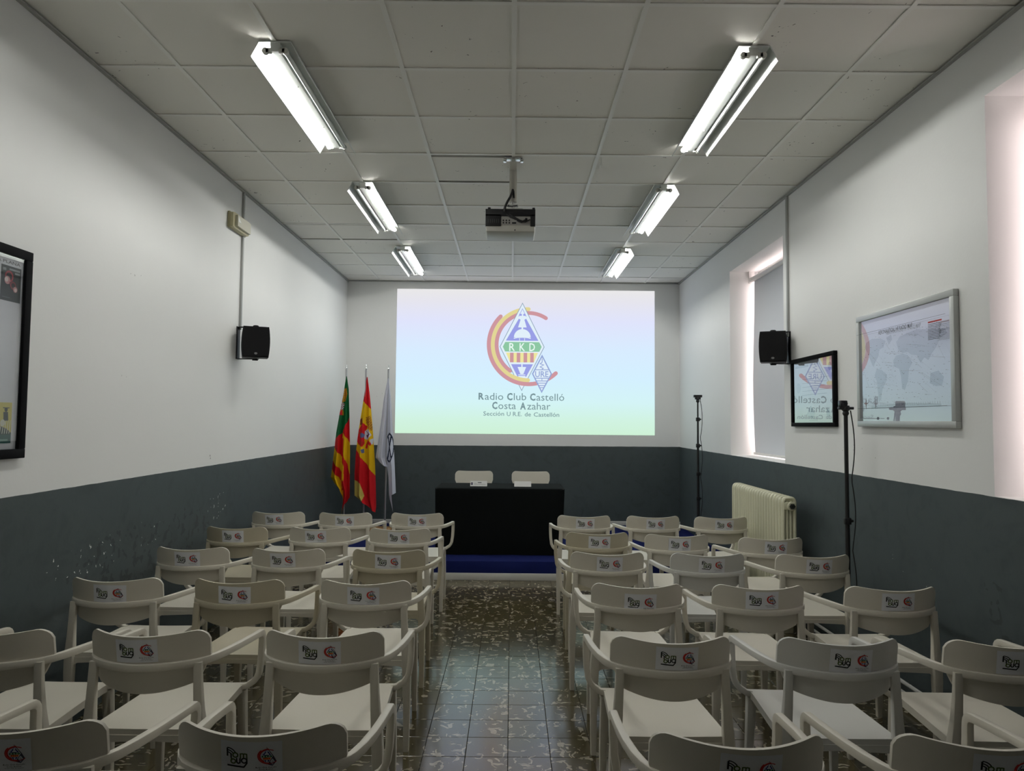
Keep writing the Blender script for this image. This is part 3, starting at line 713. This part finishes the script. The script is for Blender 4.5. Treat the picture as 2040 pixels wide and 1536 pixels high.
# ------------------------------------------------------------------ three flags in a wooden stand
FY = 8.55
M_WOOD = mat('stand_wood', (.30, .16, .06), .45, bump=.1, bscale=30, var=.25)
fb = thing('flag_stand', 'low wooden block holding the three flag poles in the corner', 'flag stand', (-1.78, FY, STG_Z))
MB().box((-.34, -.13, 0), (.34, .13, .072), bevel=.008).build('block', M_WOOD, fb)
for x in (-.25, -.01, .235): MB().lathe([(.022, .070), (.022, .10), (.017, .105)], 14, Matrix.Translation((x, 0, 0))).build('socket', M_CHR, fb)
def lerpf(pts, t):
    if t <= pts[0][0]: return pts[0][1]
    for (a, b), (c, d) in zip(pts, pts[1:]):
        if t <= c: return b+(d-b)*(t-a)/(c-a)
    return pts[-1][1]
def inpoly(x, y, pg):
    r = False; n_ = len(pg)
    for i in range(n_):
        x0, y0 = pg[i]; x1, y1 = pg[i-1]
        if (y0 > y) != (y1 > y) and x < (x1-x0)*(y-y0)/(y1-y0)+x0: r = not r
    return r
def flag(name, label, xc, left, right, bottom, topc, colf, cols, folds, ph, pole_x, polebase):
    """left/right: cloth edge x by height, bottom: lower hem by u; drawn in cloth units (1.365 mm)"""
    t = thing('flag', label, 'flag', (polebase, FY, STG_Z+.075), group='flags in the corner')
    X = lambda c: -2.03+(c-322)*.0013645-polebase
    Zc = lambda c: 2.096-(c-135)*.001366-(STG_Z+.075)
    nu, nv = 84, 190; vs = []; fs = []; mi = []; uv = []
    for j in range(nv+1):
        for i in range(nu+1):
            u = i/nu; v = j/nv; cy = topc[1]+(lerpf(bottom, u)-topc[1])*v
            cx = lerpf(left, cy)+(lerpf(right, cy)-lerpf(left, cy))*u
            g = min(1, .12+1.3*v); dpt = 0
            for (f_, a_, p_) in folds: dpt += a_*math.sin(2*PI*f_*u+p_+.7*v)
            y = -.030*math.sin(PI*u)*g+dpt*g
            vs.append((X(cx), y-.012, Zc(cy))); uv.append((cx, cy))
    q = nu+1
    for j in range(nv):
        for i in range(nu):
            a = j*q+i; fs.append((a, a+1, a+q+1, a+q)); cx = sum(uv[k][0] for k in fs[-1])/4; cy = sum(uv[k][1] for k in fs[-1])/4; mi.append(colf(cx, cy))
    me = bpy.data.meshes.new('flag_cloth'); me.from_pydata(vs, [], fs)
    for c in cols: me.materials.append(mat('flag_%d_%d_%d' % c, lin(c), .75, spec=.2, bump=.1, bscale=400))
    me.polygons.foreach_set('material_index', mi); me.polygons.foreach_set('use_smooth', [True]*len(fs)); me.update()
    obj('flag_cloth', me, t)
    MB().tube([(0, .0, -.03), (X(pole_x)*.5, .0, .95), (X(pole_x), .0, Zc(70))], .011, 10).build('pole', mat('pole_metal', (.45, .45, .46), .35, .7), t)
    MB().lathe([(.012, 0), (.014, .01), (.006, .02), (.006, .055), (.001, .07)], 12, Matrix.Translation((X(pole_x), 0, Zc(70)))).build('finial', M_CHR, t)
    return t
GRN, RED, YEL, GOLD, WHT, BRN, PAL, BLU, NAVY = (8, 92, 46), (196, 22, 30), (222, 178, 14), (190, 140, 30), (206, 208, 220), (128, 60, 30), (204, 190, 96), (90, 104, 150), (22, 32, 56)
def col_val(cx, cy):
    if inpoly(cx, cy, [(295, 250), (330, 240), (335, 300), (318, 360), (285, 370), (282, 330)]): return 3 if (int(cx*.22)+int(cy*.17)) % 3 else 5
    if inpoly(cx, cy, [(280, 360), (312, 380), (300, 440), (270, 430)]): return 4 if (int(cx*.1)+int(cy*.1)) % 2 else 5
    if inpoly(cx, cy, [(270, 430), (300, 425), (305, 485), (262, 480)]): return 1 if cx+cy > 720 and cx < 296 else 3
    edge = 690-(cx-232)*1.42 if cx < 330 else 490+(cx-330)*.1
    if cy < (690 if cx < 235 else (690-(cx-235)*.75 if cx < 305 else 620-(cx-305)*2.3)): return 0
    t = cx-302
    if cy > 1150: return 2 if cx < 314 else 1
    if t > 0:
        if cy < 640+1.4*t: return 1
        if cy < 800+3.0*t and t > 8 or cy < 690: return 2
        if cy < 905+1.5*t: return 1
        return 2 if t < 20 and cy < 1065 else 1
    s = cy-(cx-200)*1.02
    return (1 if s < 752 else 2 if s < 880 else 1 if s < 965 else 2 if s < 1075 else 1 if s < 1225 else 2)
flag('flag', 'green, red and yellow striped flag on a pole beside the left wall', 0,
     [(135, 318), (300, 296), (460, 266), (640, 236), (800, 220), (950, 205), (1040, 195), (1110, 232), (1140, 262), (1280, 274), (1370, 290)],
     [(135, 326), (250, 345), (480, 356), (640, 363), (800, 370), (1040, 373), (1200, 376), (1260, 364), (1370, 320)],
     [(0, 1060), (.22, 1120), (.40, 1220), (.52, 1370), (.62, 1380), (.70, 1275), (1, 1215)], (322, 135), col_val, [GRN, RED, YEL, GOLD, WHT, BRN], [(2.5, .030, .4), (5, .010, 1)], 0, 318, -2.03)
def col_esp(cx, cy):
    if inpoly(cx, cy, [(505, 500), (545, 488), (556, 540), (566, 600), (556, 622), (528, 600), (508, 548)]): return 2 if (int(cx*.16)+int(cy*.12)) % 3 else 3
    if inpoly(cx, cy, [(450, 520), (470, 505), (476, 560), (452, 575)]): return 3
    if inpoly(cx, cy, [(500, 625), (528, 604), (560, 660), (520, 700), (496, 690)]):
        return 5 if inpoly(cx, cy, [(508, 625), (545, 650), (520, 690), (510, 660), (530, 655)]) else 4
    if (cx-475)**2+(cy-662)**2 < 22**2: return 6
    if inpoly(cx, cy, [(478, 545), (520, 585), (505, 625), (496, 690), (500, 735), (480, 765), (440, 745), (425, 715), (440, 610)]):
        return 3 if abs(cy-650-(cx-470)*.4) < 5 or ((cx-470)/26)**2+((cy-725)/24)**2 < .7 and (int(cx*.2)+int(cy*.2)) % 2 else 0
    if inpoly(cx, cy, [(512, 735), (528, 700), (560, 735), (552, 755), (530, 740), (520, 780), (505, 775)]): return 0
    if inpoly(cx, cy, [(548, 700), (574, 690), (572, 740), (556, 740)]): return 4
    if inpoly(cx, cy, [(470, 790), (495, 780), (498, 815), (480, 822)]): return 6
    if inpoly(cx, cy, [(405, 1060), (470, 1085), (490, 1150), (505, 1195), (476, 1275), (405, 1205)]): return 7
    l1 = 352+(cx-474)*1.02; l2 = 782+(cx-412)*1.28
    return 0 if cy < l1 else (1 if cy < l2 else 0)
flag('flag', 'red and yellow flag with a coat of arms on the middle pole', 0,
     [(140, 504), (330, 480), (500, 455), (680, 430), (850, 414), (1000, 408), (1200, 411), (1260, 450), (1350, 520)],
     [(140, 512), (300, 535), (430, 549), (650, 570), (900, 590), (1100, 601), (1340, 609)],
     [(0, 1200), (.33, 1262), (.6, 1312), (.95, 1345), (1, 1300)], (508, 140), col_esp, [RED, YEL, GOLD, BRN, WHT, (110, 40, 80), BLU, PAL], [(2.0, .034, .2), (4.5, .008, 2)], 0, 495, -1.79)
def col_wht(cx, cy):
    dx, dy = (cx-722)/36, (cy-770)/132
    r = math.hypot(dx, dy)
    if cx > 698:
        if .86 < r < 1.0 or (r < .86 and (abs(dx+dy*.6) < .16 or abs(dx-dy*.7-.1) < .13)): return 1
    return 0
flag('flag', 'white flag with a dark blue round emblem on the pole nearest the screen', 0,
     [(150, 693), (330, 660), (500, 640), (720, 610), (860, 592), (940, 640), (1190, 650), (1340, 700)],
     [(150, 701), (330, 726), (600, 746), (900, 766), (1170, 781), (1340, 790)],
     [(0, 868), (.30, 925), (.52, 945), (.53, 1225), (.62, 1275), (.72, 1345), (.74, 1190), (1, 1172)], (697, 150), col_wht, [WHT, NAVY], [(1.8, .036, .9), (4.2, .010, .2)], 0, 697, -1.53)

# ------------------------------------------------------------------ wall loudspeakers
def speaker(x, y, s, label):
    """s=-1: left wall, s=1: right wall; the grille faces the audience"""
    t = thing('wall_speaker', label, 'loudspeaker', (x, y, 2.19), 0, 'wall speakers')
    pts = []
    for k in range(9): v = -1+2*k/8; pts.append((.098+.010*(1-v*v), .125*v))
    outl = pts+[(-a, b) for a, b in pts[::-1]]
    cb = MB().prism(outl, -.075, .075).build('cabinet', mat('speaker_black', (.008, .008, .010), .5, spec=.3), t, True, 30); cb.rotation_euler = (0, 0, -s*.40)
    g = MB().prism([(a*.93, b*.93) for a, b in outl], -.088, -.074).build('grille', mat('grille_black', (.006, .006, .007), .7, spec=.2, bump=.6, bscale=700), cb, True, 30)
    MB().lathe([(.013, 0), (.011, .004)], 16, Matrix.Translation((s*-.0, -.088, -.095)) @ Matrix.Rotation(PI/2, 4, 'X') @ Matrix.Scale(.7, 4, (0, 1, 0))).build('badge', mat('badge_grey', (.35, .35, .36), .3, .6), g)
    xo = s*(abs(XL if s < 0 else XR)-abs(x))
    mb = MB()
    for z in (-.133, .128): mb.box((min(-.02*s, xo), -.012, z-.003), (max(-.02*s, xo), .03, z+.003), bevel=.001)
    mb.box((min(xo, xo-s*.006), -.025, -.136), (max(xo, xo-s*.006), .045, .131), bevel=.001); mb.build('bracket', mat('speaker_black'), t)
    for z in (-.138, .130): MB().lathe([(.022, 0), (.024, .006), (.018, .012)], 14, Matrix.Translation((0, 0, z if z > 0 else z-.008))).build('knob', mat('speaker_black'), cb)
speaker(-2.100, 5.68, -1, 'black loudspeaker mounted on the left wall under the emergency light')
speaker(2.135, 5.68, 1, 'black loudspeaker mounted on the right wall beside the far window')

# ------------------------------------------------------------------ emergency light on the left wall
el_ = thing('emergency_light', 'yellowed rectangular emergency light on the left wall', 'light', (XL, 5.58, 3.14))
M_YP = mat('yellowed_plastic', (.44, .40, .24), .4)
MB().box((0, -.17, -.065), (.022, .17, .065), bevel=.008).build('back_plate', M_YP, el_)
mb = MB(); mb.prism([(-.165, -.055), (-.14, -.062), (.14, -.062), (.165, -.05), (.165, .05), (.14, .062), (-.14, .062), (-.165, .055)], .020, .045, axis='x'); mb.build('housing', M_YP, el_)
mb = MB(); mb.prism([(-.12, -.044), (.15, -.044), (.15, .044), (-.12, .044)], .044, .066, axis='x'); df = mb.build('diffuser', mat('diffuser_plastic', (.62, .60, .50), .3), el_, smooth=False)
MB().prism([(-.11, -.01), (-.11, .035), (-.05, -.008)], .066, .0675, axis='x').build('arrow', mat('arrow_white', (.9, .9, .86), .4), df, smooth=False)

# ------------------------------------------------------------------ framed pictures
M_FB = mat('frame_black', (.006, .006, .007), .7, spec=.06); M_FA = mat('frame_aluminium', (.52, .54, .53), .38, .35)
M_GL = thin_glass('picture_glass', (1, 1, 1), 4.2, .004)
def picture(label, side, y0, y1, z0, z1, fw, fm, paper, printf, depth=.028, roll=0.0, cat='picture'):
    """u runs left to right as seen from inside the room, v upwards"""
    W = y1-y0; H = z1-z0
    t = thing('framed_picture', label, cat, (XR if side > 0 else XL, (y0+y1)/2, z0)); t.rotation_euler = (roll, 0, 0)
    def f(u, v, d): return (-d, W/2-u, v) if side > 0 else (d, u-W/2, v)
    mb = MB()
    for a, b, c, d in ((0, 0, W, fw), (0, H-fw, W, H), (0, fw, fw, H-fw), (W-fw, fw, W, H-fw)):
        p, q = f(a, b, .001), f(c, d, depth); mb.box(tuple(min(i, j) for i, j in zip(p, q)), tuple(max(i, j) for i, j in zip(p, q)), bevel=.003)
    mb.build('frame', fm, t)
    p, q = f(fw*.6, fw*.6, .002), f(W-fw*.6, H-fw*.6, .010)
    pp = MB().box(tuple(min(i, j) for i, j in zip(p, q)), tuple(max(i, j) for i, j in zip(p, q))).build('sheet', paper, t, smooth=False)
    P = P2(); printf(P, W, H); P.build('print', lambda x, y, h: f(x, y, .010+h), inkmat, pp, eps=.00012, base=.0004)
    mb = MB(); mb.add([f(fw*.8, fw*.8, .020), f(W-fw*.8, fw*.8, .020), f(W-fw*.8, H-fw*.8, .020), f(fw*.8, H-fw*.8, .020)], [(0, 1, 2, 3)]).build('glass', M_GL, t, smooth=False)
    return t
def pr_left(P, W, H):
    ink = (40, 42, 46)
    P.text('DE LA PLANA', W-.27, W-.060, H-.078, .014, (90, 92, 96), .01, ydown=False)
    x1 = W-.052; x0 = x1-.125
    P.rect(x0, H-.245, x1, H-.088, (48, 56, 58))
    P.rect(x0+.05, H-.106, x1-.008, H-.098, (150, 156, 158)); P.rect(x1-.04, H-.120, x1-.008, H-.112, (150, 156, 158)); P.rect(x0+.01, H-.112, x0+.03, H-.100, (140, 146, 148))
    P.arc(x0+.050, H-.135, .022, 0, 360, .008, (176, 62, 74), n=20); P.disc(x0+.040, H-.153, .018, (206, 150, 152)); P.disc(x0+.034, H-.150, .011, (228, 214, 210))
    P.arc(x0+.076, H-.172, .015, 0, 360, .006, (150, 50, 62), n=18); P.disc(x0+.090, H-.188, .013, (206, 150, 152)); P.disc(x0+.092, H-.190, .008, (228, 214, 210))
    P.stroke([(x0+.052, H-.158), (x0+.062, H-.18), (x0+.075, H-.188)], .005, (160, 60, 70)); P.rect(x0+.01, H-.232, x0+.06, H-.228, (90, 100, 102))
    a1 = W-.075; a0 = a1-.13
    P.rect(a0, .108, a1, .250, (206, 196, 98)); P.rect(a0, .070, a1, .108, (38, 92, 84))
    P.poly([(a0+.02, .108), (a0+.05, .150), (a0+.10, .135), (a1, .115), (a1, .108)], (44, 62, 56))
    P.disc(a1-.036, .218, .010, (40, 46, 44)); P.poly([(a1-.052, .208), (a1-.024, .208), (a1-.020, .170), (a1-.050, .168)], (44, 50, 48)); P.rect(a1-.056, .224, a1-.016, .228, (40, 46, 44))
    for k in range(5): P.stroke([(a1-.06+.013*k, .170), (a1-.07+.014*k, .112)], .004, (220, 224, 208))
    P.disc(a1-.055, .160, .015, (214, 214, 196)); P.rect(a0+.02, .080, a1-.02, .088, (120, 160, 150))
    P.rect(a0-.2, .040, a1, .044, (170, 176, 182)); P.rect(W*.1, .3, W*.35, .75, (120, 110, 96)); P.rect(W*.1, .08, W*.35, .27, (96, 120, 128))
picture('large black-framed board of small posters at the left edge', -1, 2.36, 3.20, 1.383, 2.328, .042, M_FB, mat('board_white', (.66, .68, .72), .5), pr_left, cat='poster')
def pr_map(P, W, H):
    sea = (176, 186, 206); land = (178, 186, 202); ln = (70, 74, 80)
    x0, x1, y0, y1 = .055, W-.058, .115, H-.145
    P.rect(x0, y0, x1, y1+.02, (214, 220, 234))
    M = lambda a, b: (x0+a*(x1-x0), y0+b*(y1-y0))
    cont = [[(.04, .93), (.12, .97), (.22, .95), (.30, .90), (.27, .82), (.22, .80), (.20, .70), (.16, .64), (.14, .58), (.17, .54), (.12, .60), (.08, .72), (.05, .80), (.02, .86)],
            [(.18, .54), (.24, .52), (.31, .44), (.30, .36), (.25, .26), (.23, .12), (.20, .08), (.19, .22), (.18, .36), (.15, .45)],
            [(.43, .86), (.48, .92), (.55, .94), (.66, .96), (.80, .93), (.95, .90), (.97, .84), (.90, .80), (.86, .70), (.82, .64), (.78, .56), (.74, .60), (.70, .54), (.66, .64), (.60, .66), (.56, .70), (.50, .70), (.46, .74), (.44, .80)],
            [(.43, .68), (.50, .69), (.56, .66), (.61, .56), (.57, .48), (.56, .34), (.52, .22), (.49, .24), (.48, .40), (.46, .50), (.40, .54), (.39, .62)],
            [(.80, .40), (.88, .42), (.93, .34), (.91, .24), (.85, .24), (.79, .28)], [(.31, .94), (.37, .97), (.38, .90), (.34, .84)], [(.10, .03), (.5, .06), (.9, .03), (.9, .0), (.1, .0)]]
    for c in cont: P.poly([M(*p) for p in c], land)
    rnd = random.Random(3)
    for k in range(240):
        a, b = rnd.random(), rnd.random(); p = M(a, b); l = .004+.012*rnd.random(); P.rect(p[0], p[1], min(x1, p[0]+l), p[1]+.0016, ln if k % 3 else (120, 126, 136))
    for k in range(26):
        a, b = rnd.random(), rnd.random(); p = M(a, b); q = M(min(1, a+.2*rnd.random()), max(0, b-.2*rnd.random())); P.stroke([p, q], .0010, (140, 146, 158))
    for y in (y1+.022, y0): P.rect(x0-.02, y, x1+.012, y+.0016, ln)
    P.text('AERONAUTICAL HF RADIO MAP', W*.30, W*.66, y1-.006, .024, (96, 100, 112), .012, ydown=False)
    for k in range(40): P.rect(x0+.02+k*(x1-x0-.04)/40, y0+.012, x0+.0215+k*(x1-x0-.04)/40, y0+.026, (120, 126, 134))
    P.rect(x1-.13, y1-.008, x1-.01, y1, (176, 60, 56))
    for k in range(11): P.rect(x1-.13, y1-.018-.008*k, x1-.012-.02*rnd.random(), y1-.0148-.008*k, (84, 88, 96))
    for (a, b, cx_) in ((0, 90, 1), (90, 0, 1)): pass
    cx_, cy_ = x0+.10, y0+.03
    P.poly([(cx_, cy_+.04), (cx_+.008, cy_), (cx_, cy_-.04), (cx_-.008, cy_)], (120, 116, 122)); P.poly([(cx_-.03, cy_), (cx_, cy_+.006), (cx_+.03, cy_), (cx_, cy_-.006)], (140, 120, 122))
    P.disc(x0+.24, .052, .014, (110, 116, 128), .009); P.rect(x0+.02, .050, x0+.20, .054, (150, 156, 166))
picture('aluminium-framed aeronautical radio map on the right wall', 1, 3.518, 4.522, 1.554, 2.265, .036, M_FA, mat('map_sheet', (.70, .75, .88), .5), pr_map, .030, cat='map')
def pr_doc(P, W, H):
    P.rect(.05, H-.075, .30, H-.058, (120, 126, 136)); P.rect(W*.42, H-.07, W*.62, H-.06, (150, 156, 166))
    P.disc(W-.10, H-.10, .030, (140, 150, 170)); P.disc(.11, .30, .04, (170, 180, 196))
    for k in range(5): P.rect(.18, .36-.03*k, W-.12-.03*(k % 3), .364-.03*k, (160, 166, 178))
    P.poly([(.25, .09), (.33, .16), (.40, .10), (.36, .06)], (160, 170, 186)); P.disc(.62, .10, .03, (150, 160, 178)); P.rect(.30, .045, .45, .05, (150, 156, 166))
picture('small black-framed certificate behind glass on the right wall', 1, 4.842, 5.596, 1.548, 2.080, .030, M_FB, mat('certificate_sheet', (.60, .63, .68), .5), pr_doc, .030, -.006)

# ------------------------------------------------------------------ camera stands with cable
M_ST = mat('stand_black', (.008, .008, .009), .45)
def stand(x, y, z, h, label, knobs, head):
    t = thing('tripod_stand', label, 'stand', (x, y, z), 0, 'slim black stands')
    for k in range(3):
        a = PI/2+2*PI*k/3
        MB().sweep([(.012*math.cos(a), .012*math.sin(a), .20), (.10*math.cos(a), .10*math.sin(a), .06), (.125*math.cos(a), .125*math.sin(a), .006)], (.016, .012), round_=.003).build('leg', M_ST, t)
    mb = MB(); zs = [.03]+[v for v in knobs]+[h-.07]; rr = .0165
    for a, b in zip(zs, zs[1:]): mb.tube([(0, 0, a-.01), (0, 0, b)], rr, 10); rr -= .0020
    mb.build('pole', M_ST, t)
    for v in knobs:
        MB().box((-.020, -.016, v-.022), (.020, .016, v+.020), bevel=.005).lathe([(.010, 0), (.008, .018)], 10, Matrix.Translation((.018, 0, v)) @ Matrix.Rotation(PI/2, 4, 'Y')).build('clamp', M_ST, t)
    hd = MB().lathe([(.012, h-.085), (.020, h-.07), (.016, h-.055), (.026, h-.045), (.022, h-.02)], 14).build('head', M_ST, t)
    if head == 'clamp':
        MB().box((-.045, -.02, h-.028), (.045, .02, h), bevel=.004).box((-.03, -.016, h-.05), (.03, .016, h-.026), bevel=.003).build('holder', M_ST, hd)
    else:
        mb = MB(); mb.box((-.045, -.018, h-.045), (.045, .018, h-.028), bevel=.004); mb.build('holder', M_ST, hd)
        MB().box((-.040, -.022, h-.030), (.004, .022, h+.012), bevel=.006).lathe([(.010, 0), (.010, .004)], 12, Matrix.Translation((-.008, -.022, h-.008)) @ Matrix.Rotation(PI/2, 4, 'X')).build('camera', mat('small_camera', (.012, .012, .014), .3), hd)
    pts = []
    n_ = 40
    for k in range(n_+1):
        v = k/n_; pts.append((.022+.022*abs(math.sin(v*PI*3.5)), -.016, h-.05-v*(h-.2)))
    MB().tube(pts, .0035, 6).build('cable', M_ST, t)
stand(2.088, 4.36, 0, 1.705, 'slim black stand with small camera, between the chairs and the two framed pictures', (.55, .97), 'camera')
stand(2.060, 7.72, STG_Z, 1.69, 'slim black stand on the stage near the front right corner', (.55, .82, 1.13, 1.42), 'clamp')

# ------------------------------------------------------------------ cast column radiator
M_RAD = mat('radiator_enamel', (.62, .61, .45), .4)
rad = thing('radiator', 'cream column radiator under the far window', 'radiator', (2.0775, 5.22, 0))
pts = []
for (cx, cz, a0) in ((.020, .975, 0), (-.020, .975, 90), (-.020, .185, 180), (.020, .185, 270)):
    for k in range(5): a = math.radians(a0+22.5*k); pts.append((cx+.022*math.cos(a), 0, cz+.035*math.sin(a)))
mb = MB(); mb.sweep(pts, (.036, .030), up=(1, 0, 0), n=10, closed=True)
mb.tube([(-.013, 0, .17), (-.013, 0, .99)], .011, 8); mb.tube([(.013, 0, .17), (.013, 0, .99)], .011, 8)
for z in (.195, .955): mb.box((-.044, -.0245, z-.03), (.044, .0245, z+.03), bevel=.012)
sec = mb.mesh('radiator_section', M_RAD)
NS = 21
for k in range(NS): obj('radiator_section', sec, rad, (0, .03+.058*k, 0))
for k in (1, NS-2): MB().box((-.045, .03+.058*k-.012, 0), (.045, .03+.058*k+.012, .16), bevel=.004).build('foot', M_RAD, rad)
mb = MB(); mb.lathe([(.034, 0), (.034, .010), (.028, .016)], 18, Matrix.Translation((.010, .006, .955)) @ Matrix.Rotation(PI/2, 4, 'X')); vp = mb.build('plug', M_RAD, rad)
MB().lathe([(.021, 0), (.021, .012), (.012, .014), (.010, .009)], 6, Matrix.Translation((.010, -.010, .955)) @ Matrix.Rotation(PI/2, 4, 'X')).build('plug_nut', mat('nut_dark', (.04, .045, .04), .4, .5), vp)
